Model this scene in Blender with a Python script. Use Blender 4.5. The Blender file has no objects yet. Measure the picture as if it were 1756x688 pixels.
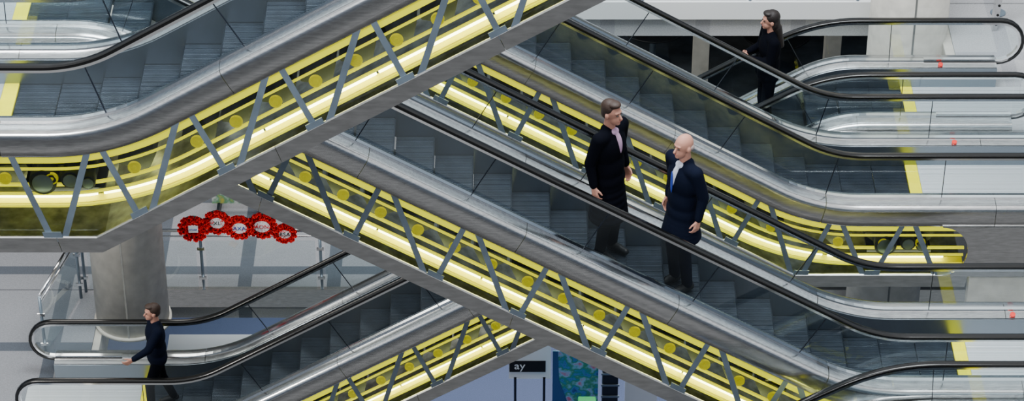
import bpy, bmesh, math, random
from mathutils import Vector, Matrix
random.seed(4)
S = bpy.context.scene
COL = S.collection

# ------------------------------------------------------------ materials
def newmat(name):
    m = bpy.data.materials.new(name); m.use_nodes = True
    nt = m.node_tree
    return m, nt, nt.nodes['Principled BSDF']
def simple(name, col, rough=.5, metal=0.0, bump=0.0, scale=20, var=0.0, emit=None, estr=0, stretch=None, spec=None):
    m, nt, b = newmat(name)
    b.inputs['Base Color'].default_value = (*col, 1)
    b.inputs['Roughness'].default_value = rough
    b.inputs['Metallic'].default_value = metal
    if spec is not None: b.inputs['Specular IOR Level'].default_value = spec
    if emit:
        b.inputs['Emission Color'].default_value = (*emit, 1)
        b.inputs['Emission Strength'].default_value = estr
    if var or bump:
        tc = nt.nodes.new('ShaderNodeTexCoord')
        mp = nt.nodes.new('ShaderNodeMapping')
        if stretch: mp.inputs['Scale'].default_value = stretch
        nz = nt.nodes.new('ShaderNodeTexNoise'); nz.inputs['Scale'].default_value = scale
        nz.inputs['Detail'].default_value = 4
        nt.links.new(tc.outputs['Object'], mp.inputs[0]); nt.links.new(mp.outputs[0], nz.inputs['Vector'])
        if var:
            cr = nt.nodes.new('ShaderNodeValToRGB')
            cr.color_ramp.elements[0].position = .3; cr.color_ramp.elements[1].position = .7
            cr.color_ramp.elements[0].color = (*[c*(1-var) for c in col], 1)
            cr.color_ramp.elements[1].color = (*[min(1, c*(1+var)) for c in col], 1)
            nt.links.new(nz.outputs['Fac'], cr.inputs[0]); nt.links.new(cr.outputs[0], b.inputs['Base Color'])
        if bump:
            bp = nt.nodes.new('ShaderNodeBump'); bp.inputs['Strength'].default_value = bump
            bp.inputs['Distance'].default_value = .01
            nt.links.new(nz.outputs['Fac'], bp.inputs['Height']); nt.links.new(bp.outputs[0], b.inputs['Normal'])
    return m
STEEL = simple('brushed_stainless', (.62, .615, .61), .20, 1, .05, 9, .12, stretch=(1, 6, 6))
STEEL_B = simple('bright_stainless', (.92, .92, .92), .12, 1)
STEEL_D = simple('painted_steel_brace', (.18, .23, .28), .32, .55, 0, 5, .15)
CHORD = simple('chord_stainless', (.50, .495, .49), .3, 1, .05, 6, .15, stretch=(1, 4, 4))
RUBBER = simple('handrail_rubber', (.003, .003, .003), .2)
YEL = simple('yellow_track_paint_glow', (.84, .80, .0), .5, 0, emit=(.98, .92, 0), estr=.72, spec=.2)  # yellow paint given emission to imitate tube light on the rails
YELC = simple('yellow_comb', (.92, .82, .0), .5, 0, 0, 10, .05, emit=(1, .88, 0), estr=.15, spec=.2)  # small self-glow imitates light falling on combs and tray
YELD = simple('yellow_wheel', (.74, .68, .02), .45, emit=(1, .9, .0), estr=.15, spec=.2)  # faint emission stands in for light on the wheels, which are no lamps
STEP = simple('step_aluminium', (.045, .058, .076), .42, .6, 0, 4, .3)
STEPR = simple('return_step_metal', (.040, .048, .046), .4, .6, 0, 6, .3)
SKIRT = simple('skirt_panel', (.22, .255, .29), .26, .9)
PAN = simple('truss_pan', (.25, .27, .24), .3, .7, .3, 7, .5)
PLATE = simple('landing_plate', (.62, .64, .66), .4, .55)
DARK = simple('dark_metal', (.015, .02, .032), .4, .5)
CONC = simple('concrete', (.57, .54, .48), .85, 0, .25, 6, .13)
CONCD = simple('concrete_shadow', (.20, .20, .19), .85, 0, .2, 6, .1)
WHITE = simple('white_panel', (.85, .86, .86), .5)
RED = simple('poppy_red', (.62, .002, .006), .7, 0, .3, 60, .5, spec=.15)
REDB = simple('red_button', (.8, .03, .02), .4)
BLK = simple('black', (.006, .006, .007), .5, spec=.3)
TUBE = simple('fluorescent_tube', (1, 1, .6), .5, emit=(1, 1, .56), estr=12)
NAVY = simple('navy_cloth', (.003, .005, .014), .9, spec=.08)
COAT = simple('black_coat_cloth', (.0018, .0022, .005), .9, spec=.06)
PINK = simple('pink_shirt', (.45, .28, .42), .8)
SHIRT = simple('white_shirt', (.55, .58, .68), .8)
SKIN = simple('skin', (.52, .25, .18), .55, spec=.3)
HAIRB = simple('brown_hair', (.030, .014, .008), .6, 0, .4, 80)
HAIRD = simple('dark_hair', (.012, .007, .006), .55, 0, .4, 80)
HAIRG = simple('grey_hair', (.35, .28, .26), .7)
EYE = simple('eye', (.02, .015, .012), .2)
LIP = simple('lip', (.40, .12, .10), .5)

def ribbed(m):
    nt = m.node_tree; b = nt.nodes['Principled BSDF']
    tc = nt.nodes.new('ShaderNodeTexCoord'); w = nt.nodes.new('ShaderNodeTexWave')
    w.bands_direction = 'Y'; w.inputs['Scale'].default_value = 14
    bp = nt.nodes.new('ShaderNodeBump'); bp.inputs['Strength'].default_value = .6; bp.inputs['Distance'].default_value = .01
    nt.links.new(tc.outputs['Object'], w.inputs['Vector']); nt.links.new(w.outputs['Fac'], bp.inputs['Height'])
    nt.links.new(bp.outputs[0], b.inputs['Normal'])
ribbed(PLATE)

def glassmat(name, tint, refl, mult, rough=.015):
    m, nt, b = newmat(name)
    nt.nodes.remove(b)
    out = nt.nodes['Material Output']
    tr = nt.nodes.new('ShaderNodeBsdfTransparent'); tr.inputs[0].default_value = (*tint, 1)
    gl = nt.nodes.new('ShaderNodeBsdfGlossy'); gl.inputs['Roughness'].default_value = rough
    gl.inputs['Color'].default_value = (.85, .95, 1, 1)
    lw = nt.nodes.new('ShaderNodeFresnel'); lw.inputs['IOR'].default_value = 1.5
    ad = nt.nodes.new('ShaderNodeMath'); ad.operation = 'MULTIPLY_ADD'
    ad.inputs[1].default_value = mult; ad.inputs[2].default_value = refl; ad.use_clamp = True
    mx = nt.nodes.new('ShaderNodeMixShader')
    nt.links.new(lw.outputs[0], ad.inputs[0]); nt.links.new(ad.outputs[0], mx.inputs[0])
    nt.links.new(tr.outputs[0], mx.inputs[1]); nt.links.new(gl.outputs[0], mx.inputs[2])
    nt.links.new(mx.outputs[0], out.inputs[0])
    return m
GLASS = glassmat('balustrade_glass', (.88, .94, .95), .02, 1.4)
GLASST = glassmat('truss_glass', (.97, .98, .96), .0, 1.0)

def floormat(name, base, dark, size=1.2):
    m, nt, b = newmat(name)
    tc = nt.nodes.new('ShaderNodeTexCoord')
    br = nt.nodes.new('ShaderNodeTexBrick'); br.offset = 0
    br.inputs['Scale'].default_value = 1
    br.inputs['Brick Width'].default_value = size; br.inputs['Row Height'].default_value = size*1.4
    br.inputs['Mortar Size'].default_value = .10
    br.inputs['Color1'].default_value = (*base, 1); br.inputs['Color2'].default_value = (*base, 1)
    br.inputs['Mortar'].default_value = (*dark, 1)
    nz = nt.nodes.new('ShaderNodeTexNoise'); nz.inputs['Scale'].default_value = 60
    cr = nt.nodes.new('ShaderNodeValToRGB')
    cr.color_ramp.elements[0].position = .3; cr.color_ramp.elements[1].position = .7
    cr.color_ramp.elements[0].color = (.75, .75, .75, 1); cr.color_ramp.elements[1].color = (1, 1, 1, 1)
    mx = nt.nodes.new('ShaderNodeMix'); mx.data_type = 'RGBA'; mx.blend_type = 'MULTIPLY'
    mx.inputs[0].default_value = 1
    nt.links.new(tc.outputs['Object'], br.inputs['Vector']); nt.links.new(tc.outputs['Object'], nz.inputs['Vector'])
    nt.links.new(nz.outputs['Fac'], cr.inputs[0])
    nt.links.new(br.outputs['Color'], mx.inputs[6]); nt.links.new(cr.outputs[0], mx.inputs[7])
    nt.links.new(mx.outputs[2], b.inputs['Base Color']); b.inputs['Roughness'].default_value = .8
    return m
FLOORP = floormat('pale_carpet_tiles', (.50, .50, .51), (.40, .40, .42), 1.25)
FLOORM = floormat('carpet_tiles', (.25, .26, .285), (.08, .095, .12), 1.25)
FLOORB = simple('blue_carpet', (.10, .13, .23), .9, 0, .2, 80, .15)
FLOORD = simple('shade_toned_floor', (.035, .04, .045), .7, 0, .2, 3, .6)  # shade beneath the slab put into the floor colour

# ------------------------------------------------------------ object helpers
def fin(o, parent=None):
    COL.objects.link(o)
    if parent:
        o.parent = parent
        o.matrix_parent_inverse = Matrix.Translation(-Vector(parent['loc']))
    return o
def top(name, loc, label, cat, group=None):
    e = bpy.data.objects.new(name, None); e.location = loc; e['loc'] = list(loc)
    e.empty_display_size = .2
    e['label'] = label; e['category'] = cat
    if group: e['group'] = group
    COL.objects.link(e); return e
def mobj(name, verts, faces, mat, parent=None, smooth=False, recalc=True):
    me = bpy.data.meshes.new(name)
    me.from_pydata([tuple(v) for v in verts], [], faces)
    if recalc:
        bm = bmesh.new(); bm.from_mesh(me); bmesh.ops.recalc_face_normals(bm, faces=bm.faces); bm.to_mesh(me); bm.free()
    me.materials.append(mat)
    if smooth:
        for p in me.polygons: p.use_smooth = True
        try: me.set_sharp_from_angle(angle=math.radians(38))
        except Exception: pass
    o = bpy.data.objects.new(name, me)
    return fin(o, parent)
def boxv(c, s):
    v = [(c[0]+s[0]/2*i, c[1]+s[1]/2*j, c[2]+s[2]/2*k) for i in (-1, 1) for j in (-1, 1) for k in (-1, 1)]
    f = [(0, 1, 3, 2), (4, 6, 7, 5), (0, 4, 5, 1), (2, 3, 7, 6), (0, 2, 6, 4), (1, 5, 7, 3)]
    return v, f
def box(name, c, s, mat, parent=None, bevel=0):
    v, f = boxv(c, s)
    o = mobj(name, v, f, mat, parent)
    if bevel:
        md = o.modifiers.new('b', 'BEVEL'); md.width = bevel; md.segments = 2
    return o
def bxx(name, x0, x1, y0, y1, z0, z1, mat, parent=None, bevel=0):
    return box(name, ((x0+x1)/2, (y0+y1)/2, (z0+z1)/2), (abs(x1-x0), abs(y1-y0), abs(z1-z0)), mat, parent, bevel)
def cyl(name, p0, p1, r, mat, parent=None, seg=20, r2=None):
    p0 = Vector(p0); p1 = Vector(p1); d = p1-p0
    bm = bmesh.new()
    bmesh.ops.create_cone(bm, cap_ends=True, segments=seg, radius1=r, radius2=r if r2 is None else r2, depth=d.length)
    M = Matrix.Translation((p0+p1)/2) @ d.to_track_quat('Z', 'Y').to_matrix().to_4x4()
    bm.transform(M)
    me = bpy.data.meshes.new(name); bm.to_mesh(me); bm.free(); me.materials.append(mat)
    for p in me.polygons: p.use_smooth = len(p.vertices) == 4
    o = bpy.data.objects.new(name, me)
    return fin(o, parent)

# ------------------------------------------------------------ 2D path in xz
def fillet(pts, rads, n=9):
    out = [Vector(pts[0])]
    for i in range(1, len(pts)-1):
        a, b, c = Vector(pts[i-1]), Vector(pts[i]), Vector(pts[i+1])
        d1 = (a-b).normalized(); d2 = (c-b).normalized()
        ang = d1.angle(d2); r = rads[i-1]
        if r < .01: out.append(b); continue
        t = r/math.tan(ang/2)
        p1 = b+d1*t; p2 = b+d2*t
        cen = b+(d1+d2).normalized()*(r/math.sin(ang/2))
        v1 = p1-cen; v2 = p2-cen
        for k in range(n+1):
            f = k/n; tot = v1.angle(v2)
            w = (v1*math.sin((1-f)*tot)+v2*math.sin(f*tot))/math.sin(tot)
            out.append(cen+w)
    out.append(Vector(pts[-1])); return out
class Path:
    def __init__(self, pts):
        self.p = [Vector(q) for q in pts]; n = len(self.p)
        self.n = []; self.s = [0]
        for i in range(1, n): self.s.append(self.s[-1]+(self.p[i]-self.p[i-1]).length)
        for i in range(n):
            t1 = (self.p[i]-self.p[i-1]).normalized() if i > 0 else None
            t2 = (self.p[i+1]-self.p[i]).normalized() if i < n-1 else None
            if t1 is None: t = t2; k = 1
            elif t2 is None: t = t1; k = 1
            else:
                t = (t1+t2).normalized(); k = 1/max(.3, t.dot(t1))
            self.n.append(Vector((-t.y, t.x))*k)
        self.L = self.s[-1]
    def at(self, s):
        s = max(0, min(self.L, s))
        for i in range(1, len(self.s)):
            if s <= self.s[i]+1e-9:
                f = (s-self.s[i-1])/max(1e-9, self.s[i]-self.s[i-1])
                return self.p[i-1].lerp(self.p[i], f), self.n[i-1].lerp(self.n[i], f)
        return self.p[-1], self.n[-1]
    def sub(self, a=0, b=None):
        if b is None: b = self.L
        r = [self.at(a)]+[(self.p[i], self.n[i]) for i in range(len(self.s)) if a+1e-4 < self.s[i] < b-1e-4]+[self.at(b)]
        return r
    def s_at_x(self, x):
        for i in range(1, len(self.p)):
            if self.p[i-1].x <= x <= self.p[i].x:
                return self.s[i-1]+(x-self.p[i-1].x)/max(1e-9, self.p[i].x-self.p[i-1].x)*(self.s[i]-self.s[i-1])
        return 0 if x < self.p[0].x else self.L
    def off(self, d): return [p-n*d for p, n in zip(self.p, self.n)]
def zat(poly, x):
    for i in range(1, len(poly)):
        if poly[i-1].x <= x <= poly[i].x:
            f = (x-poly[i-1].x)/max(1e-9, poly[i].x-poly[i-1].x)
            return poly[i-1].y*(1-f)+poly[i].y*f
    return poly[0].y if x < poly[0].x else poly[-1].y
def sweep(name, sub, sec, yr, sgn, mat, parent, smooth=True):
    v = []; f = []; m = len(sec)
    for p, n in sub:
        for o, d in sec:
            q = p+n*d; v.append((q.x, yr+sgn*o, q.y))
    for i in range(len(sub)-1):
        for j in range(m):
            f.append((i*m+j, i*m+(j+1) % m, (i+1)*m+(j+1) % m, (i+1)*m+j))
    f.append(tuple(range(m))); f.append(tuple(range((len(sub)-1)*m, len(sub)*m)))
    return mobj(name, v, f, mat, parent, smooth)
def rect(o0, o1, n0, n1): return [(o0, n0), (o1, n0), (o1, n1), (o0, n1)]

RAILSEC = [(.042*math.copysign(abs(math.cos(a))**.6, math.cos(a)), .024*math.copysign(abs(math.sin(a))**.7, math.sin(a))) for a in [k*math.pi/7 for k in range(14)]]
DECKSEC = [(-.13, -.64), (-.12, -.61), (-.03, -.585), (.06, -.585), (.13, -.592), (.17, -.605), (.19, -.63), (.20, -.67), (.205, -.78), (.20, -.84), (.18, -.868), (.13, -.88),
           (.13, -.86), (.16, -.83), (.17, -.70), (.13, -.63), (-.10, -.655)]

def step_mesh(u):
    W = .95; ribs = 40; prof = [(.2, 0), (.0, 0), (-.185, 0), (-.2, -.012), (-.19, -.09), (-.165, -.17), (-.12, -.25)]
    nrm = [(0, -1), (0, -1), (0, -1), (.7, -.7), (1, -.1), (1, .1), (1, .1)]
    ys = []
    for k in range(ribs):
        y = -W/2+k*W/ribs; w = W/ribs
        ys += [(y, 0), (y+w*.5, 0), (y+w*.5, 1), (y+w, 1)]
    v = []; f = []
    for (y, g) in ys:
        for (px, pz), (nx, nz) in zip(prof, nrm):
            v.append((u*(px+nx*g*.007), y, pz+nz*g*.007))
    m = len(prof)
    for i in range(len(ys)-1):
        for j in range(m-1): f.append((i*m+j, i*m+j+1, (i+1)*m+j+1, (i+1)*m+j))
    n0 = len(v)
    bv, bf = boxv((u*.02, 0, -.05), (.34, W-.02, .05))
    v += bv; f += [tuple(a+n0 for a in q) for q in bf]
    me = bpy.data.meshes.new('step'); me.from_pydata(v, [], f)
    me.materials.append(STEP); return me
STEPM = {1: step_mesh(1), -1: step_mesh(-1)}
def wheel_mesh():
    bm = bmesh.new()
    prof = [(.0, .0), (.018, .0), (.02, .012), (.045, .012), (.048, 0), (.06, 0), (.062, .015), (.06, .03), (.0, .03)]
    seg = 20; rings = []
    for r, t in prof:
        rings.append([bm.verts.new((max(r, .0005)*math.cos(2*math.pi*k/seg), t, max(r, .0005)*math.sin(2*math.pi*k/seg))) for k in range(seg)])
    for a, b in zip(rings[:-1], rings[1:]):
        for k in range(seg): bm.faces.new((a[k], a[(k+1) % seg], b[(k+1) % seg], b[k]))
    bmesh.ops.recalc_face_normals(bm, faces=bm.faces)
    me = bpy.data.meshes.new('chain_wheel'); bm.to_mesh(me); bm.free(); me.materials.append(YELD); return me
WHEELM = wheel_mesh()
def rstep_mesh():
    v = []; f = []
    prof = [(-.19, .03), (.17, .05), (.19, .0), (.05, -.16), (-.01, -.16), (-.19, -.01)]
    for y in (0, 1.0):
        for a, b in prof: v.append((a, y, b))
    m = len(prof)
    for j in range(m): f.append((j, (j+1) % m, m+(j+1) % m, m+j))
    f += [tuple(range(m)), tuple(range(m, 2*m))]
    me = bpy.data.meshes.new('return_step'); me.from_pydata(v, [], f)
    bm = bmesh.new(); bm.from_mesh(me); bmesh.ops.recalc_face_normals(bm, faces=bm.faces); bm.to_mesh(me); bm.free()
    me.materials.append(STEPR); return me
RSTEPM = rstep_mesh()
def put(name, me, loc, parent, roty=0):
    o = bpy.data.objects.new(name, me); o.location = loc
    if roty: o.rotation_euler = (0, roty, 0)
    return fin(o, parent)

W = 1.24
def escalator(label, pts, rads, yn, comb, u, vis, node, chord_l=1.72, left_newel=False, right_newel=False,
              truss=(-99, 99), braces=True, loc=None):
    base = Path(fillet(pts, rads))
    E = top('escalator', loc or (pts[0][0], yn, pts[0][1]-1.0), label, 'escalator', 'atrium escalators')
    xs0, xs1 = pts[0][0], pts[-1][0]
    nose = base.off(.89)
    def chordpts(oi, ol):
        res = []
        segs = []
        for a, b in zip(pts[:-1], pts[1:]):
            a = Vector(a); b = Vector(b); t = (b-a).normalized(); n = Vector((-t.y, t.x))
            o = ol if abs(t.y) < .01 else oi
            segs.append((a-n*o, t, b-n*o))
        res.append(segs[0][0])
        for s1, s2 in zip(segs[:-1], segs[1:]):
            A, t, _ = s1; B, r, _ = s2
            k = ((B.x-A.x)*r.y-(B.y-A.y)*r.x)/(t.x*r.y-t.y*r.x)
            res.append(A+t*k)
        res.append(segs[-1][2]); return res
    tx0 = max(xs0, truss[0]); tx1 = min(xs1, truss[1])
    chord = Path(chordpts(1.70, chord_l))
    chordtop = Path(chordpts(1.525, chord_l-.175)).p
    upper = base.off(.85)
    for side in (0, 1):
        sgn = -1 if side == 0 else 1
        yr = yn if side == 0 else yn+W
        hp = list(base.p); R = .30
        if left_newel:
            c = hp[0]-Vector((0, R))
            arc = [c+Vector((R*math.cos(a), R*math.sin(a))) for a in [math.radians(t) for t in range(270, 90, -15)]]
            hp = [c+Vector((.9, -R)), c+Vector((.4, -R))]+arc+hp
        if right_newel:
            c = hp[-1]-Vector((0, R))
            arc = [c+Vector((R*math.cos(a), R*math.sin(a))) for a in [math.radians(t) for t in range(75, -91, -15)]]
            hp = hp+arc+[c+Vector((-.4, -R)), c+Vector((-.9, -R))]
        H = Path(hp)
        sweep('handrail', H.sub(), RAILSEC, yr, sgn, RUBBER, E)
        sweep('handrail_guide', H.sub(), rect(-.026, .026, -.05, -.022), yr, sgn, STEEL_B, E, False)
        s = 0; L = base.L; npan = max(1, round(L/1.28)); pl = L/npan
        for k in range(npan):
            a = k*pl+.004; b = (k+1)*pl-.004
            sb = base.sub(a, b); v = []
            for p, n in sb:
                q = p-n*.05; w = p-n*.59
                v += [(q.x, yr, q.y), (w.x, yr, w.y)]
            f = [(2*i, 2*i+1, 2*i+3, 2*i+2) for i in range(len(sb)-1)]
            mobj('glass_panel', v, f, GLASS, E, recalc=False)
            if k: sweep('glass_joint', base.sub(k*pl-.004, k*pl+.004), rect(-.007, .007, -.585, -.05), yr, sgn, DARK, E, False)
        if left_newel or right_newel:
            for flag, c0, d in ((left_newel, base.p[0], -1), (right_newel, base.p[-1], 1)):
                if flag:
                    v = [(c0.x, yr, c0.y-.05)]+[(c0.x+d*.27*math.sin(a), yr, c0.y-.3+.25*math.cos(a)) for a in [math.radians(t) for t in range(10, 181, 10)]]
                    mobj('glass_panel', v, [tuple(range(len(v)))], GLASS, E, recalc=False)
        npan = max(1, round(L/1.9)); pl = L/npan
        for k in range(npan):
            sweep('deck_cladding', base.sub(k*pl+.003, (k+1)*pl-.003), DECKSEC, yr, sgn, STEEL, E)
        sweep('glass_clamp', base.sub(), rect(-.025, .025, -.60, -.565), yr, sgn, STEEL_B, E, False)
        sweep('skirt_panel', base.sub(), rect(-.14, -.125, -1.0, -.62), yr, sgn, SKIRT, E, False)
        a = chord.s_at_x(tx0); b = chord.s_at_x(tx1)
        npan = max(1, round((b-a)/2.6)); pl = (b-a)/npan
        for k in range(npan):
            sweep('truss_chord', chord.sub(a+k*pl+.003, a+(k+1)*pl-.003), [(.02, 0), (.2, 0), (.2, .165), (.185, .175), (.17, .175), (.17, .03), (.02, .03)], yr, sgn, CHORD, E, False)
        if side == 1: continue
        xs = [tx0+(tx1-tx0)*i/40 for i in range(41)]
        v = []
        for x in xs: v += [(x, yr-.13, zat(upper, x)-.0), (x, yr-.13, zat(chordtop, x)-.02)]
        mobj('truss_glazing', v, [(2*i, 2*i+1, 2*i+3, 2*i+2) for i in range(40)], GLASST, E, recalc=False)
        ch = [q for q in chord.sub(a, b)]
        sweep('truss_pan', ch, rect(-W-.02, .02, .02, .035), yr, sgn, PAN, E, False)
        sa = base.s_at_x(tx0+.02); sb_ = base.s_at_x(tx1-.02); bs = base.sub(sa, sb_)
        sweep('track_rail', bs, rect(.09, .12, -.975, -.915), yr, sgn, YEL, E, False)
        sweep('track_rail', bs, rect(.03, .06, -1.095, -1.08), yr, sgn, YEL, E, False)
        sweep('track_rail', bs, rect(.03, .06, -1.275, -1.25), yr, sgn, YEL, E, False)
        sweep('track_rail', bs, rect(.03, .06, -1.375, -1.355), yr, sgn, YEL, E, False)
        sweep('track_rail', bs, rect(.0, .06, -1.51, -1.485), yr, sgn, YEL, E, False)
        s = sa+.1
        while s+1.1 < sb_:
            sweep('fluorescent_tube', base.sub(s, s+1.19), [(.02+.015*math.cos(t*math.pi/4), -1.41+.015*math.sin(t*math.pi/4)) for t in range(8)], yr, sgn, TUBE, E)
            s += 1.22
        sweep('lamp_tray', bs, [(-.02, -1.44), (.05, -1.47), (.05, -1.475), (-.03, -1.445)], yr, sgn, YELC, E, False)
        s = sa+.15
        while s < sb_-.1:
            p, n = base.at(s); q = p-n*1.175
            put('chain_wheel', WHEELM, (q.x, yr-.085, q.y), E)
            ang = math.atan2(n.x, n.y)
            q = p-n*1.20
            put('return_step', RSTEPM, (q.x, yr+.12, q.y), E, ang)
            s += .43
        if braces:
            x = node-20*.84
            while x < tx1:
                for (xa, xb) in ((x+.065, x+.36), (x+.84-.065, x+.48)):
                    if xa > tx0+.02 and xb > tx0+.02 and xa < tx1-.02 and xb < tx1-.02:
                        A = Vector((xa, yr-.182, zat(upper, xa)+.02)); B = Vector((xb, yr-.182, zat(chordtop, xb)-.03))
                        t = (B-A).normalized(); w = Vector((-t.z, 0, t.x))*.031; d = Vector((0, .04, 0))
                        v = [A-w, A+w, B+w, B-w, A-w*.4+d, A+w*.4+d, B+w*.4+d, B-w*.4+d]
                        mobj('truss_brace', v, [(0, 1, 2, 3), (4, 7, 6, 5), (0, 4, 5, 1), (1, 5, 6, 2), (2, 6, 7, 3), (3, 7, 4, 0)], STEEL_D, E)
                xg = x+.42
                if tx0+.1 < xg < tx1-.1:
                    sx = chord.s_at_x(xg)
                    sweep('gusset_plate', chord.sub(sx-.09, sx+.09), rect(.185, .197, .12, .23), yr, sgn, STEEL_D, E, False)
                x += .84
    steps = []
    x = comb[0]+.2 if comb[0] is not None else vis[0]
    xend = comb[1]-.2 if comb[1] is not None else vis[1]
    while x < xend+.015:
        if vis[0] <= x <= vis[1]:
            z = zat(nose, x); put('step', STEPM[u], (x, yn+W/2, z), E); steps.append((x, z))
        x += .4
    for c, d in ((comb[0], -1), (comb[1], 1)):
        if c is None: continue
        z = zat(nose, c)
        bxx('comb_plate', c-(.14 if d < 0 else 0), c+(.14 if d > 0 else 0), yn+.13, yn+W-.13, z-.02, z+.012, YELC, E)
        xe = xs1 if d > 0 else xs0
        x2 = c+d*.145; xe2 = xe+d*.35
        bxx('landing_plate', min(x2, xe2), max(x2, xe2), yn+.13, yn+W-.13, z-.04, z+.006, PLATE, E)
    return E, steps, base, chord, upper, chordtop, nose

ZT = 2.665; ZR = -1.738; ZL = -6.40
A = escalator('long steel and glass escalator rising above others with yellow lit truss',
    [(-6.6, ZT), (-3.91, ZT), (2.0, ZT+5.91*.59)], [1.3], -1.70, (-4.70, None), 1, (-4.9, .6), -2.144, chord_l=1.93, loc=(-5.5, -1.7, ZT-.95))
D = escalator('steel and glass escalator dropping away from its upper landing',
    [(1.8, ZR-2.07*.59), (3.87, ZR), (7.2, ZR)], [2.0], -1.70, (None, 4.9), 1, (2.3, 4.9), .2, truss=(-99, 5.2), loc=(5.5, -1.7, ZR-.95))
B = escalator('steel and glass escalator carrying two men in dark coats',
    [(-6.2, ZT), (-3.72, ZT), (3.81, ZR), (7.2, ZR)], [2.0, 1.3], 0.0, (-4.8, 4.8), -1, (-4.7, 4.72), .427, truss=(-5.2, 5.25), loc=(5.6, 0, ZR-.95))
C = escalator('steel and glass escalator with rounded glazed truss end beside slab',
    [(-2.6, ZR+6.277*.585), (3.677, ZR), (7.4, ZR)], [1.3], 3.376, (None, 4.68), -1, (-2.32, 4.7), 2.90, truss=(-99, 5.3), loc=(5.6, 3.376, ZR-.95))
F = escalator('long steel and glass escalator with black looped handrails at both landings',
    [(-6.10, ZL), (-4.07, ZL), (3.73, ZR), (6.0, ZR)], [1.3, 1.9], 5.10, (-4.78, 4.82), 1, (-5, 5), -.484, left_newel=True, right_newel=True, truss=(-5.6, 5.2), loc=(-5.6, 5.1, ZL-.95))

def end_casing(E, y, x0, x1, zt, zb):
    r = (zt-zb)/2; cz = (zt+zb)/2; cx = x0
    v = []
    arc = [(cx+r*.9*math.cos(a), cz+r*math.sin(a)) for a in [math.radians(t) for t in range(90, -91, -10)]]
    poly = arc+[(x1, zb), (x1, zt)]
    n = len(poly)
    for yy in (y, y+.03):
        for a, b in poly: v.append((a, yy, b))
    f = [tuple(range(n)), tuple(range(n, 2*n))]+[(i, (i+1) % n, n+(i+1) % n, n+i) for i in range(n)]
    return mobj('end_casing', v, f, STEEL, E)
end_casing(C[0], 3.376-.215, 4.97, 7.0, ZR-.86, ZR-1.56)
end_casing(B[0], -.215, 4.97, 5.75, ZR-.86, ZR-1.56)
def drive(E, x, y, z, d=1):
    for dx, dz, r in ((0, 0, .13), (.26, .03, .09), (.42, .0, .07)):
        cyl('drive_gear', (x+d*dx, y, z+dz), (x+d*dx, y+.5, z+dz), r, DARK, E)
        cyl('gear_rim', (x+d*dx, y-.015, z+dz), (x+d*dx, y, z+dz), r*.75, STEEL_D, E)
    bxx('drive_housing', x-.2, x+.55, y+.1, y+.6, z-.16, z-.12, DARK, E)
drive(A[0], -4.35, -1.78, ZT-1.22)
drive(C[0], 4.35, 3.30, ZR-1.22)
for E, x, yr in ((B[0], 5.45, W), (C[0], 5.25, 3.376+W), (F[0], 5.3, 5.1+W)):
    cyl('stop_button', (x, yr-.09, ZR-.60), (x, yr-.10, ZR-.57), .03, REDB, E)

# ------------------------------------------------------------ setting: slabs
def struct(o): o['kind'] = 'structure'; return o
FZ = ZR-.93; FL = ZL-.93; FB = -12.0; FU = ZT-.93
def slab(name, x0, x1, y0, y1, zt, th, mat=FLOORM):
    return struct(bxx(name, x0, x1, y0, y1, zt-th, zt, mat))
slab('floor', -14, 14, 8.3, 30, FZ, .5, FLOORP)
slab('floor', 5.62, 14, -4, 1.45, FZ, .5, FLOORP)
slab('floor', 6.9, 14, 1.45, 3.2, FZ, .5, FLOORP)
slab('floor', 5.62, 14, 3.2, 8.28, FZ, .5, FLOORP)
slab('floor', -14, 14, 8.3, 12.2, FL, .5)
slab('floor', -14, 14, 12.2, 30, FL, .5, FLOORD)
slab('floor', -14, -5.72, -4, 8.28, FL, .5)
slab('floor', -16, 16, 4, 34, FB, .3, FLOORB)
def trim(n, x0, x1, y0, y1, z0, z1, mat): return struct(bxx('trim_%d' % n, x0, x1, y0, y1, z0, z1, mat))
trim(1, -14, 5.6, 8.22, 8.298, FZ-.2, FZ+.06, WHITE)
trim(2, -5.7, 14, 8.22, 8.298, FL-.25, FL+.05, STEEL)
trim(3, 5.5, 5.618, 3.3, 8.2, FZ-.5, FZ-.02, CONC)
trim(4, 5.5, 5.618, -4, 1.45, FZ-.5, FZ-.02, CONC)
trim(5, -5.718, -5.62, -4, 8.2, FL-.5, FL-.02, CONC)
trim(6, 5.35, 7.0, 3.21, 3.35, FZ-1.3, FZ-.51, CONC)
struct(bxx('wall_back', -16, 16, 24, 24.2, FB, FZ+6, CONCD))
def arealamp(name, loc, sx, sy, e, col=(1, 1, 1), rot=(0, 0, 0), lab=None):
    l = bpy.data.lights.new(name, 'AREA'); l.shape = 'RECTANGLE'; l.size = sx; l.size_y = sy; l.energy = e; l.color = col
    o = bpy.data.objects.new(name, l); o.location = loc; o.rotation_euler = rot; COL.objects.link(o); return o
arealamp('under_slab_fill', (-3, 10.8, FZ-.6), 9, 2, 330, (1, .96, .9))  # unseen fill light added to brighten the space under the slab
arealamp('under_slab_fill', (1, 12, FL-.6), 12, 4, 560, (.95, .97, 1))  # added fill for the lowest floor, no visible fitting
arealamp('skylight_lamp', (1, 1, 13), 10, 6, 4300, (.92, .97, 1))
arealamp('skylight_lamp', (-5, -10, 11), 6, 3, 2200, (.96, .98, 1), (math.radians(42), 0, math.radians(-20)))
arealamp('column_fill_lamp', (-7.5, 4.2, FL+4.2), 1.2, .6, 150, (1, .95, .86), (math.radians(60), 0, math.radians(-35)))  # unseen light added to brighten the left column

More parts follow.
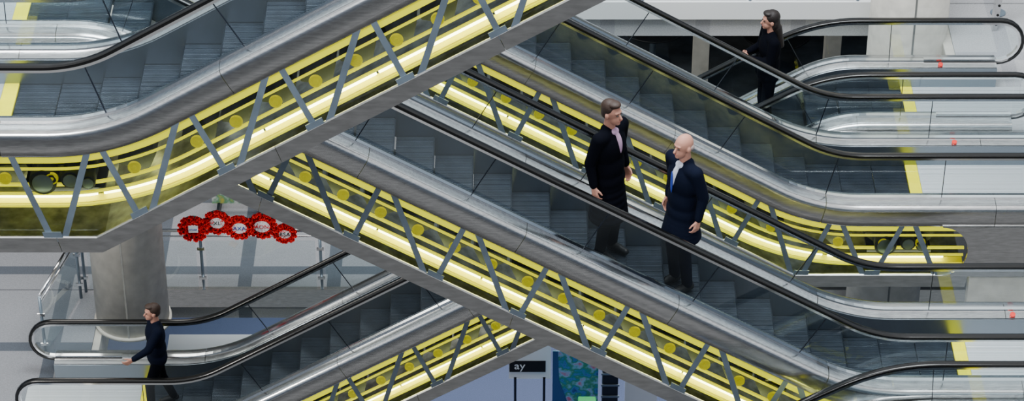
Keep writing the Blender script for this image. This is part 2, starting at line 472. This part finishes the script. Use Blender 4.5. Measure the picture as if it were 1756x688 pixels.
def column(x, y, z0, z1):
    c = top('concrete_column', (x, y, z0), 'round grey cast concrete column with vertical joint', 'column', 'atrium columns')
    cyl('column_shaft', (x, y, z0), (x, y, z1), .5, CONC, c, 48)
    bxx('column_joint', x-.012, x+.012, y-.504, y-.49, z0, z1, CONCD, c)
    cyl('column_collar', (x, y, z0+.002), (x, y, z0+.05), .53, CONC, c, 48)
column(-5.22, 7.62, FL, FZ-.5+4.4)
column(5.08, 7.62, FB, FZ+4)
def balustrade(x0, x1, y, z, n, label, y1=None):
    y1 = y if y1 is None else y1
    E = top('balustrade', (x0, y, z), label, 'railing', 'slab edge balustrades')
    P0 = Vector((x0, y, z)); P1 = Vector((x1, y1, z)); up = Vector((0, 0, 1))
    cyl('top_rail', P0+up*1.05, P1+up*1.05, .024, STEEL_B, E, 16)
    cyl('lower_rail', P0+up*.93+Vector((0, .03, 0)), P1+up*.93+Vector((0, .03, 0)), .012, STEEL_B, E, 12)
    for i in range(n+1):
        p = P0.lerp(P1, i/n)
        cyl('post', p, p+up*1.03, .022, STEEL_D, E, 12)
        for h in (.25, .75):
            q = p+up*h
            bxx('glass_clip', q.x-.05, q.x+.05, q.y-.03, q.y-.01, q.z-.02, q.z+.02, STEEL_B, E)
        if i < n:
            a = P0.lerp(P1, (i+.04)/n); b = P0.lerp(P1, (i+.96)/n); o = Vector((0, -.03, 0))
            mobj('glass_panel', [a+o+up*.06, b+o+up*.06, b+o+up*.9, a+o+up*.9], [(0, 1, 2, 3)], GLASS, E, recalc=False)
balustrade(-5.95, 2.3, 8.25, FL+.0, 5, 'stainless and glass balustrade hung with red poppy wreaths')
balustrade(-6.3, -6.0, 6.75, FL, 1, 'short glass balustrade beside a concrete column', 8.1)
balustrade(.3, 4.5, 8.27, FZ+.06, 3, 'glass balustrade with steel posts along the slab edge')

# ------------------------------------------------------------ wreaths
def text(name, s, size, loc, mat, parent, rot=(math.radians(90), 0, 0), align='CENTER'):
    c = bpy.data.curves.new(name, 'FONT'); c.body = s; c.size = size; c.align_x = align; c.align_y = 'CENTER'; c.extrude = .001
    o = bpy.data.objects.new(name, c); COL.objects.link(o)
    bpy.context.view_layer.update()
    me = bpy.data.meshes.new_from_object(o.evaluated_get(bpy.context.evaluated_depsgraph_get()))
    bpy.data.objects.remove(o)
    me.name = name; me.materials.clear(); me.materials.append(mat)
    o = bpy.data.objects.new(name, me); o.location = loc; o.rotation_euler = rot
    return fin(o, parent)
REDT = simple('red_ink', (.7, .02, .03), .5); BLUT = simple('blue_ink', (.02, .05, .35), .5)
def wreath(x, z, y, R, txt, tm, lab):
    E = top('poppy_wreath', (x, y, z-R), lab, 'wreath', 'remembrance wreaths')
    v = []; f = []
    def petal(cx, cz, cy, r, a0):
        for q in range(4):
            a = a0+q*math.pi/2; n0 = len(v)
            v.append((cx, cy+.012, cz))
            for k in range(7):
                b = a-1.0+k*2.0/6
                v.append((cx+r*math.cos(b), cy-.025-.014*math.sin(k*2.1), cz+r*math.sin(b)))
            for k in range(6): f.append((n0, n0+1+k, n0+2+k))
    for ring, cnt, rr in ((R*.72, 13, .046), (R*.97, 16, .038), (R*.5, 9, .040)):
        for k in range(cnt):
            a = 2*math.pi*k/cnt+random.random()*.2
            petal(x+ring*math.cos(a), z+ring*math.sin(a), y-.02-random.random()*.02, rr, random.random()*3)
    mobj('poppy_ring', v, f, RED, E)['kind'] = 'stuff'
    bv = []; bf = []; A, Bn = 28, 10
    for i in range(A):
        for j in range(Bn):
            a = 2*math.pi*i/A; b = 2*math.pi*j/Bn; r = R*.72+R*.25*math.cos(b)
            bv.append((x+r*math.cos(a), y+.02*math.sin(b), z+r*math.sin(a)))
    for i in range(A):
        for j in range(Bn): bf.append((i*Bn+j, i*Bn+(j+1) % Bn, ((i+1) % A)*Bn+(j+1) % Bn, ((i+1) % A)*Bn+j))
    mobj('wreath_base', bv, bf, BLK, E, True)
    cv = []; cf = []
    for k in range(14):
        a = 2*math.pi*k/14; n0 = len(cv)
        b, ff = boxv((x+R*.8*math.cos(a), y-.045, z+R*.8*math.sin(a)), (.02, .02, .02)); cv += b; cf += [tuple(n0+q for q in w) for w in ff]
    mobj('poppy_centres', cv, cf, BLK, E)['kind'] = 'stuff'
    n = 24
    if len(txt) < 4:
        dv = [(x+R*.58*math.cos(2*math.pi*k/n), y-.06, z-.01+R*.50*math.sin(2*math.pi*k/n)) for k in range(n)]
        mobj('card', dv, [tuple(range(n))], WHITE, E)
    else:
        bxx('card', x-.065, x+.065, y-.062, y-.058, z-.06, z+.055, WHITE, E)
    text('card_lettering', txt, .085 if len(txt) < 4 else .036, (x, y-.066, z-.01), tm, E)
for i, (px, t, m, dz, R, lab) in enumerate(((333, 'STARR', BLUT, .10, .19, 'red poppy wreath with square white card'),
                    (374, 'XL', BLK, .13, .175, 'red poppy wreath with round white badge'),
                    (412, 'AXA', BLUT, .12, .175, 'red poppy wreath with blue lettered badge'),
                    (450, 'AON', REDT, .07, .19, 'red poppy wreath with red lettered badge'),
                    (489, 'RSA', BLK, .02, .14, 'small red poppy wreath on the rail'))):
    wy = 8.20 if i % 2 else 8.09
    d = 28.4+wy*.8192-(FL+1.1)*.5736
    wreath((px-878)*d/4831, FL+1.13+dz, wy, R, t, m, lab)
w2 = top('message_card', (-3.84, 8.15, FL+.85), 'small white card tied below a wreath', 'card')
mobj('card_sheet', [(-3.91, 8.15, FL+.88), (-3.82, 8.15, FL+.83), (-3.76, 8.15, FL+.90), (-3.85, 8.15, FL+.95)], [(0, 1, 2, 3)], WHITE, w2, recalc=False)
def colourmat(name, cols, scale):
    m, nt, b = newmat(name)
    tc = nt.nodes.new('ShaderNodeTexCoord'); vz = nt.nodes.new('ShaderNodeTexNoise'); vz.inputs['Scale'].default_value = scale; vz.inputs['Detail'].default_value = 3
    cr = nt.nodes.new('ShaderNodeValToRGB'); cr.color_ramp.interpolation = 'LINEAR'
    n = len(cols)
    for i, c in enumerate(cols):
        pos = .3+.4*i/(n-1)
        e = cr.color_ramp.elements[i] if i < 2 else cr.color_ramp.elements.new(pos)
        e.position = pos; e.color = (*c, 1)
    nt.links.new(tc.outputs['Object'], vz.inputs['Vector']); nt.links.new(vz.outputs['Fac'], cr.inputs[0]); nt.links.new(cr.outputs[0], b.inputs['Base Color'])
    return m
ART = colourmat('banner_art', [(.02, .07, .30), (.05, .25, .65), (.03, .30, .18), (.25, .55, .85), (.6, .15, .3)], 6)
ART2 = colourmat('board_art', [(.6, .55, .1), (.15, .4, .2), (.7, .7, .65), (.2, .35, .6)], 7)
pb = top('exhibition_board', (-3.9, 10.2, FL), 'colourful yellow and green exhibition board on feet', 'board')
bxx('board_panel', -4.35, -3.55, 10.18, 10.22, FL+.15, FL+1.0, ART2, pb)
for xx in (-4.25, -3.65): bxx('board_foot', xx-.02, xx+.02, 10.0, 10.4, FL, FL+.16, DARK, pb)

# ------------------------------------------------------------ lowest floor
sb = top('notice_board', (.2, 11, FB), 'white notice board with dark band and lettering', 'sign')
bxx('board_panel', -.05, .60, 11, 11.04, FB+.92, FB+1.58, WHITE, sb)
bxx('dark_band', -.04, .52, 10.985, 10.998, FB+1.06, FB+1.27, BLK, sb)
text('lettering', 'ay', .2, (.12, 10.98, FB+1.18), WHITE, sb)
for xx in (.05, .5): bxx('board_leg', xx-.02, xx+.02, 11.0, 11.04, FB, FB+.95, DARK, sb)
bn = top('roller_banner', (1.05, 10.5, FB), 'tall printed roller banner in blue and green', 'banner')
bxx('banner_sheet', .62, 1.32, 10.5, 10.51, FB+.05, FB+1.85, ART, bn)
BLUP = simple('banner_blue', (.02, .09, .28), .5)
mobj('printed_panel', [(.62, 10.495, FB+1.85), (.62, 10.495, FB+.05), (1.1, 10.495, FB+.05), (.72, 10.495, FB+1.3), (.70, 10.495, FB+1.85)], [(0, 1, 2, 3, 4)], BLUP, bn, recalc=False)
bxx('banner_base', .58, 1.36, 10.42, 10.6, FB, FB+.06, DARK, bn)
st = top('display_stand', (1.5, 10.4, FB), 'tall black display stand with perforated side', 'stand')
bxx('stand_frame', 1.38, 1.62, 10.35, 10.6, FB, FB+1.7, DARK, st, .01)
for k in range(7): bxx('stand_shelf', 1.36, 1.64, 10.33, 10.36, FB+.2+k*.22, FB+.23+k*.22, STEEL_D, st)
GREEN = simple('green_plastic', (.03, .45, .12), .4)
gb = top('green_box', (1.12, 10.0, FB), 'bright green plastic info box on stand', 'box')
bxx('box_body', 1.0, 1.28, 9.9, 10.1, FB+1.12, FB+1.30, GREEN, gb, .02)
cyl('box_post', (1.14, 10, FB), (1.14, 10, FB+1.14), .02, DARK, gb)
for i, (x0, x1, h) in enumerate(((1.75, 2.25, 1.25), (2.4, 2.95, 1.0))):
    c = top('exhibition_board', (x0, 10.8, FB), 'plain white free-standing exhibition board', 'board', 'white exhibition boards')
    bxx('board_panel', x0, x1, 10.8, 10.84, FB+.1, FB+h, WHITE, c)
    bxx('board_foot', x0+.05, x1-.05, 10.65, 11.0, FB, FB+.1, STEEL_D, c)
wb = top('white_bench', (-4.6, 8.9, FB), 'long low white counter beneath the slab', 'counter')
bxx('counter_top', -5.0, -3.3, 8.7, 9.3, FB+3.0, FB+3.1, WHITE, wb)
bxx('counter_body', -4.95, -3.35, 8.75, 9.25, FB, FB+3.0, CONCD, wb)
for (x, y) in ((2.2, 14.2), (4.1, 14.0), (3.1, 15.6)):
    t = top('round_table', (x, y, FL), 'round black table on a pedestal', 'table', 'round tables')
    cyl('table_top', (x, y, FL+.72), (x, y, FL+.75), .55, BLK, t, 40)
    cyl('pedestal', (x, y, FL+.03), (x, y, FL+.72), .05, STEEL_D, t)
    cyl('table_base', (x, y, FL), (x, y, FL+.03), .3, DARK, t, 30)
for (x, y) in ((2.9, 13.5), (4.9, 13.4), (1.5, 15.0)):
    t = top('slim_post', (x, y, FL), 'pale square concrete post', 'post', 'slim posts')
    bxx('post_shaft', x-.12, x+.12, y-.12, y+.12, FL, FZ-.5, CONC, t)
up = top('perforated_upright', (6.3, 7.8, FZ), 'tall steel upright with round perforations', 'upright')
mobj('upright_plate', [(6.16, 7.6, FZ), (6.22, 7.6, FZ), (6.30, 7.6, FZ+1.3), (6.20, 7.6, FZ+1.3), (6.16, 7.75, FZ), (6.22, 7.75, FZ), (6.30, 7.75, FZ+1.3), (6.20, 7.75, FZ+1.3)],
     [(0, 1, 2, 3), (4, 5, 6, 7), (0, 1, 5, 4), (1, 2, 6, 5), (2, 3, 7, 6), (3, 0, 4, 7)], STEEL, up)
for k in range(9): cyl('perforation', (6.205+.006*k, 7.595, FZ+.1+k*.14), (6.205+.006*k, 7.6, FZ+.1+k*.14), .018, BLK, up, 14)
fd = top('floor_outlet', (6.3, 8.05, FZ), 'round steel floor outlet cover', 'floor outlet')
cyl('outlet_cover', (6.3, 8.05, FZ), (6.3, 8.05, FZ+.012), .1, STEEL_D, fd, 30)

# ------------------------------------------------------------ people
def ell(bm, c, r, rot=None):
    M = Matrix.Translation(c)
    if rot is not None: M = M @ rot
    M = M @ Matrix.Diagonal((*r, 1))
    bmesh.ops.create_uvsphere(bm, u_segments=20, v_segments=12, radius=1, matrix=M)
def cap(bm, a, b, r0, r1):
    a = Vector(a); b = Vector(b); d = b-a
    M = Matrix.Translation((a+b)/2) @ d.to_track_quat('Z', 'Y').to_matrix().to_4x4()
    bmesh.ops.create_cone(bm, cap_ends=True, segments=16, radius1=r0, radius2=r1, depth=d.length, matrix=M)
    bmesh.ops.create_uvsphere(bm, u_segments=14, v_segments=9, radius=r0, matrix=Matrix.Translation(a))
    bmesh.ops.create_uvsphere(bm, u_segments=14, v_segments=9, radius=r1, matrix=Matrix.Translation(b))
def blob(name, parts, voxel, mat, parent, M, smooth=4):
    bm = bmesh.new()
    for p in parts:
        if p[0] == 'e': ell(bm, *p[1:])
        else: cap(bm, *p[1:])
    me = bpy.data.meshes.new(name); bm.to_mesh(me); bm.free()
    o = bpy.data.objects.new(name, me); COL.objects.link(o)
    r = o.modifiers.new('r', 'REMESH'); r.mode = 'VOXEL'; r.voxel_size = voxel
    s = o.modifiers.new('s', 'SMOOTH'); s.iterations = smooth; s.factor = .5
    bpy.context.view_layer.update()
    dg = bpy.context.evaluated_depsgraph_get()
    m2 = bpy.data.meshes.new_from_object(o.evaluated_get(dg))
    bpy.data.objects.remove(o)
    m2.transform(M); m2.name = name
    m2.materials.clear(); m2.materials.append(mat)
    for p in m2.polygons: p.use_smooth = True
    return fin(bpy.data.objects.new(name, m2), parent)
def hand(parts, w, d, side, out):
    w = Vector(w); d = Vector(d).normalized(); t = Vector(side).normalized(); o = Vector(out).normalized()
    for k in (-1, 0, 1): parts.append(('c', w+t*k*.014+d*.01, w+t*k*.024+d*.085, .018, .014))
    for k, L in ((1.5, .07), (.5, .08), (-.5, .075), (-1.5, .058)):
        a = w+d*.085+t*k*.019; b = a+d*L*.45+t*k*.003+o*.008; c = b+d*L*.3+o*.02; e = c+d*L*.15+o*.022
        parts += [('c', a, b, .0095, .009), ('c', b, c, .009, .0082), ('c', c, e, .0082, .0072)]
    a = w+d*.03+t*.028; b = a+d*.03+t*.028+o*.01; c = b+d*.03+t*.008+o*.012
    parts += [('c', a, b, .013, .0105), ('c', b, c, .0105, .009)]
def person(loc, facing, label, J, style):
    H = style.get('h', 1.8)/1.8
    E = top('person', loc, label, 'person')
    M = Matrix.Translation(loc) @ Matrix.Rotation(math.radians(facing), 4, 'Z') @ Matrix.Scale(H, 4)
    V = Vector
    D0 = dict(hl=(0, .09, .93), kl=(.03, .10, .50), al=(-.02, .10, .09), hr=(0, -.09, .93), kr=(.03, -.10, .50), ar=(-.02, -.10, .09),
              sl=(0, .185, 1.46), el=(-.03, .25, 1.18), wl=(.05, .26, .94), sr=(0, -.185, 1.46), er=(-.03, -.25, 1.18), wr=(.05, -.26, .94))
    D0.update(J); J = {k: V(v) for k, v in D0.items()}
    hx, hy = style.get('head', (0.02, 0))
    hc = V((hx, hy, 1.69))
    P = [('e', hc+V((-.012, 0, .02)), (.098, .077, .105)), ('e', hc+V((.03, 0, -.055)), (.062, .055, .068)), ('e', hc+V((.062, 0, -.095)), (.028, .03, .022)),
         ('c', hc+V((.085, 0, .0)), hc+V((.108, 0, -.035)), .010, .014), ('e', hc+V((.07, 0, .028)), (.022, .05, .012)),
         ('e', hc+V((-.01, .08, -.015)), (.022, .012, .032)), ('e', hc+V((-.01, -.08, -.015)), (.022, .012, .032)),
         ('e', hc+V((.083, 0, -.062)), (.014, .024, .008)),
         ('c', (-.02, 0, 1.46), hc+V((-.02, 0, -.06)), .062, .055),
         ('c', (0, .13, 1.44), (0, -.13, 1.44), .07, .07), ('e', (0, 0, 1.30), (.10, .155, .20)), ('e', (0, 0, 1.08), (.095, .135, .18)), ('e', (0, 0, .95), (.10, .15, .13))]
    for s in 'lr':
        P += [('c', J['s'+s], J['e'+s], .046, .038), ('c', J['e'+s], J['w'+s], .037, .025),
              ('c', J['h'+s], J['k'+s], .075, .052), ('c', J['k'+s], J['a'+s], .050, .034), ('c', J['a'+s]+V((0, 0, -.01)), J['a'+s]+V((.11, 0, -.05)), .030, .022)]
        d = (J['w'+s]-J['e'+s]).normalized(); inward = V((0, -1 if s == 'l' else 1, 0))
        th = V((1, 0, 0)) if abs(d.x) < .8 else V((0, 0, 1))
        th = (th-d*th.dot(d)).normalized(); ow = (inward-d*inward.dot(d)-th*inward.dot(th)).normalized()
        hand(P, J['w'+s], d, th, ow)
    blob('body', P, .0065, SKIN, E, M, 2)
    for sg in (1, -1):
        blob('eye', [('e', hc+V((.082, sg*.03, .005)), (.010, .013, .007))], .003, EYE, E, M, 1)
    blob('mouth', [('e', hc+V((.094, 0, -.062)), (.006, .022, .005))], .003, LIP, E, M, 1)
    jm = style['jacket']; g = .022
    P = [('c', (0, .13, 1.45), (0, -.13, 1.45), .075, .075), ('c', (-.02, .04, 1.50), (-.02, -.04, 1.50), .06, .06), ('e', (0, 0, 1.30), (.10+g+.015, .155+g+.02, .21)), ('e', (0, 0, 1.08), (.095+g+.02, .14+g+.015, .20)), ('e', (0, 0, .93), (.10+g+.02, .155+g+.01, .16))]
    for s in 'lr':
        P += [('c', J['s'+s], J['e'+s], .073, .058), ('c', J['e'+s], J['e'+s].lerp(J['w'+s], .93), .056, .042)]
    if style.get('coat'):
        L = style['coat']
        for q in range(7):
            z = .93-(.93-L)*q/6
            P.append(('e', (0, 0, z), (.13+.010*q, .175+.008*q, .10)))
    blob('coat' if style.get('coat') else 'jacket', P, .011, jm, E, M, 5)
    P = [('e', (0, 0, .96), (.115, .16, .13))]
    for s in 'lr':
        P += [('c', J['h'+s], J['k'+s], .09, .068), ('c', J['k'+s], J['a'+s]+V((0, 0, .0)), .066, .056)]
    blob('trousers', P, .011, style['trousers'], E, M, 4)
    for s in 'lr':
        a = J['a'+s]
        blob('shoe', [('c', a+V((-.03, 0, -.035)), a+V((.10, 0, -.045)), .05, .044), ('c', a+V((.10, 0, -.048)), a+V((.17, 0, -.052)), .044, .036), ('c', a+V((0, 0, .01)), a+V((-.01, 0, -.03)), .05, .05)], .008, BLK, E, M, 2)
    if style.get('shirt'):
        blob('shirt', [('e', (.075, 0, 1.34), (.068, .045, .15)), ('e', (.03, 0, 1.485), (.06, .062, .035))], .008, style['shirt'], E, M, 2)
        if style.get('tie'):
            blob('tie', [('e', (.146, 0, 1.32), (.010, .016, .13))], .005, style['tie'], E, M, 1)
    if style.get('hair') == 'short':
        P = [('e', hc+V((-.030, 0, .045)), (.098, .085, .092)), ('e', hc+V((-.055, 0, -.005)), (.065, .079, .075)), ('e', hc+V((.02, 0, .10)), (.07, .062, .034))]
        blob('hair', P, .007, style['hm'], E, M, 2)
    elif style.get('hair') == 'bald':
        P = [('e', hc+V((-.05, 0, -.01)), (.06, .083, .05))]
        blob('hair', P, .006, style['hm'], E, M, 2)
    elif style.get('hair') == 'long':
        P = [('e', hc+V((-.028, 0, .042)), (.102, .09, .096)), ('e', hc+V((-.065, 0, -.05)), (.065, .09, .12)), ('c', hc+V((-.09, .03, -.1)), (-.13, .04, 1.34), .06, .04), ('c', hc+V((-.09, -.03, -.1)), (-.13, -.04, 1.34), .06, .04), ('e', hc+V((.02, 0, .10)), (.07, .065, .034))]
        blob('hair', P, .007, style['hm'], E, M, 2)
    return E
def nearest(steps, x): return min(steps, key=lambda s: abs(s[0]-x))
s1 = nearest(B[1], 1.03); s2 = nearest(B[1], 1.80)
person((s1[0], .62, s1[1]+.005), -38, 'man in long black overcoat and pale pink shirt', dict(
    el=(-.05, .24, 1.19), wl=(.02, .25, .95), er=(-.06, -.24, 1.19), wr=(.0, -.25, .95), kr=(.04, -.1, .5), kl=(.02, .1, .5)),
    dict(h=1.9, jacket=COAT, trousers=COAT, coat=.50, shirt=PINK, hair='short', hm=HAIRB))
person((s2[0]-.03, .68, s2[1]+.005), 215, 'bald man in navy suit and white shirt talking', dict(
    el=(-.06, .24, 1.19), wl=(-.0, .25, .95), er=(-.07, -.24, 1.19), wr=(-.02, -.25, .96)),
    dict(h=1.92, jacket=NAVY, trousers=NAVY, coat=.66, shirt=SHIRT, hair='bald', hm=HAIRG, tie=BLUT))
s3 = nearest(F[1], 3.05)
wz = s3[1]; wx = s3[0]+.13
person((wx, 6.0, wz+.005), 190, 'woman with long dark hair in black holding a phone', dict(
    el=(.05, .22, 1.2), wl=(.27, .10, 1.22), er=(.05, -.22, 1.2), wr=(.27, -.08, 1.2)),
    dict(h=1.78, jacket=COAT, trousers=COAT, hair='long', hm=HAIRD))
ph = top('mobile_phone', (wx-.4, 5.9, wz+1.2), 'slim dark mobile phone held in both hands', 'phone')
bxx('phone_body', wx-.43, wx-.37, 5.92, 6.0, wz+1.2, wz+1.212, BLK, ph, .003)
fz = zat(F[6], -4.9)+.012
person((-4.62, 5.62, fz), 200, 'person with brown hair in dark jacket reaching forward', dict(
    el=(.16, .24, 1.24), wl=(.38, .22, 1.12), er=(-.12, -.25, 1.2), wr=(-.05, -.27, .97), kl=(.16, .1, .52), al=(.16, .1, .09), kr=(-.06, -.1, .5), ar=(-.2, -.1, .10)),
    dict(h=1.7, jacket=NAVY, trousers=COAT, hair='short', hm=HAIRB))

# ------------------------------------------------------------ world
w = bpy.data.worlds.new('w'); S.world = w; w.use_nodes = True
nt = w.node_tree; bg = nt.nodes['Background']
tc = nt.nodes.new('ShaderNodeTexCoord'); sp = nt.nodes.new('ShaderNodeSeparateXYZ'); cr = nt.nodes.new('ShaderNodeValToRGB')
mr = nt.nodes.new('ShaderNodeMapRange'); mr.inputs[1].default_value = -1; mr.inputs[2].default_value = 1
nt.links.new(tc.outputs['Generated'], sp.inputs[0]); nt.links.new(sp.outputs[2], mr.inputs[0]); nt.links.new(mr.outputs[0], cr.inputs[0])
e = cr.color_ramp.elements
e[0].position = 0; e[0].color = (.05, .05, .05, 1)
e[1].position = 1; e[1].color = (1, 1.0, 1.0, 1)
for pos, c in ((.22, (.26, .265, .27)), (.36, (.12, .125, .13)), (.5, (.08, .095, .12)), (.64, (.16, .20, .26)), (.76, (.9, .96, 1.0))):
    q = e.new(pos); q.color = (*c, 1)
# uneven surroundings (lit floors and dark gaps) so metal and glass pick up varied reflections
nz = nt.nodes.new('ShaderNodeTexNoise'); nz.inputs['Scale'].default_value = 14; nz.inputs['Detail'].default_value = 3
n2 = nt.nodes.new('ShaderNodeValToRGB'); n2.color_ramp.elements[0].position = .42; n2.color_ramp.elements[1].position = .62
n2.color_ramp.elements[0].color = (.35, .37, .40, 1); n2.color_ramp.elements[1].color = (2.1, 2.1, 2.1, 1)
mm = nt.nodes.new('ShaderNodeMix'); mm.data_type = 'RGBA'; mm.blend_type = 'MULTIPLY'; mm.inputs[0].default_value = 1
nt.links.new(tc.outputs['Generated'], nz.inputs['Vector']); nt.links.new(nz.outputs['Fac'], n2.inputs[0])
nt.links.new(cr.outputs[0], mm.inputs[6]); nt.links.new(n2.outputs[0], mm.inputs[7])
nt.links.new(mm.outputs[2], bg.inputs[0]); bg.inputs[1].default_value = 1.0

# ------------------------------------------------------------ camera
cam = bpy.data.cameras.new('camera'); co = bpy.data.objects.new('camera', cam); COL.objects.link(co)
p = math.radians(35); Dd = 28.4
co.location = (0, -Dd*math.cos(p), Dd*math.sin(p)); co.rotation_euler = (math.pi/2-p, 0, 0)
cam.sensor_width = 36; cam.lens = 36*4831/1756; cam.clip_end = 200
S.camera = co
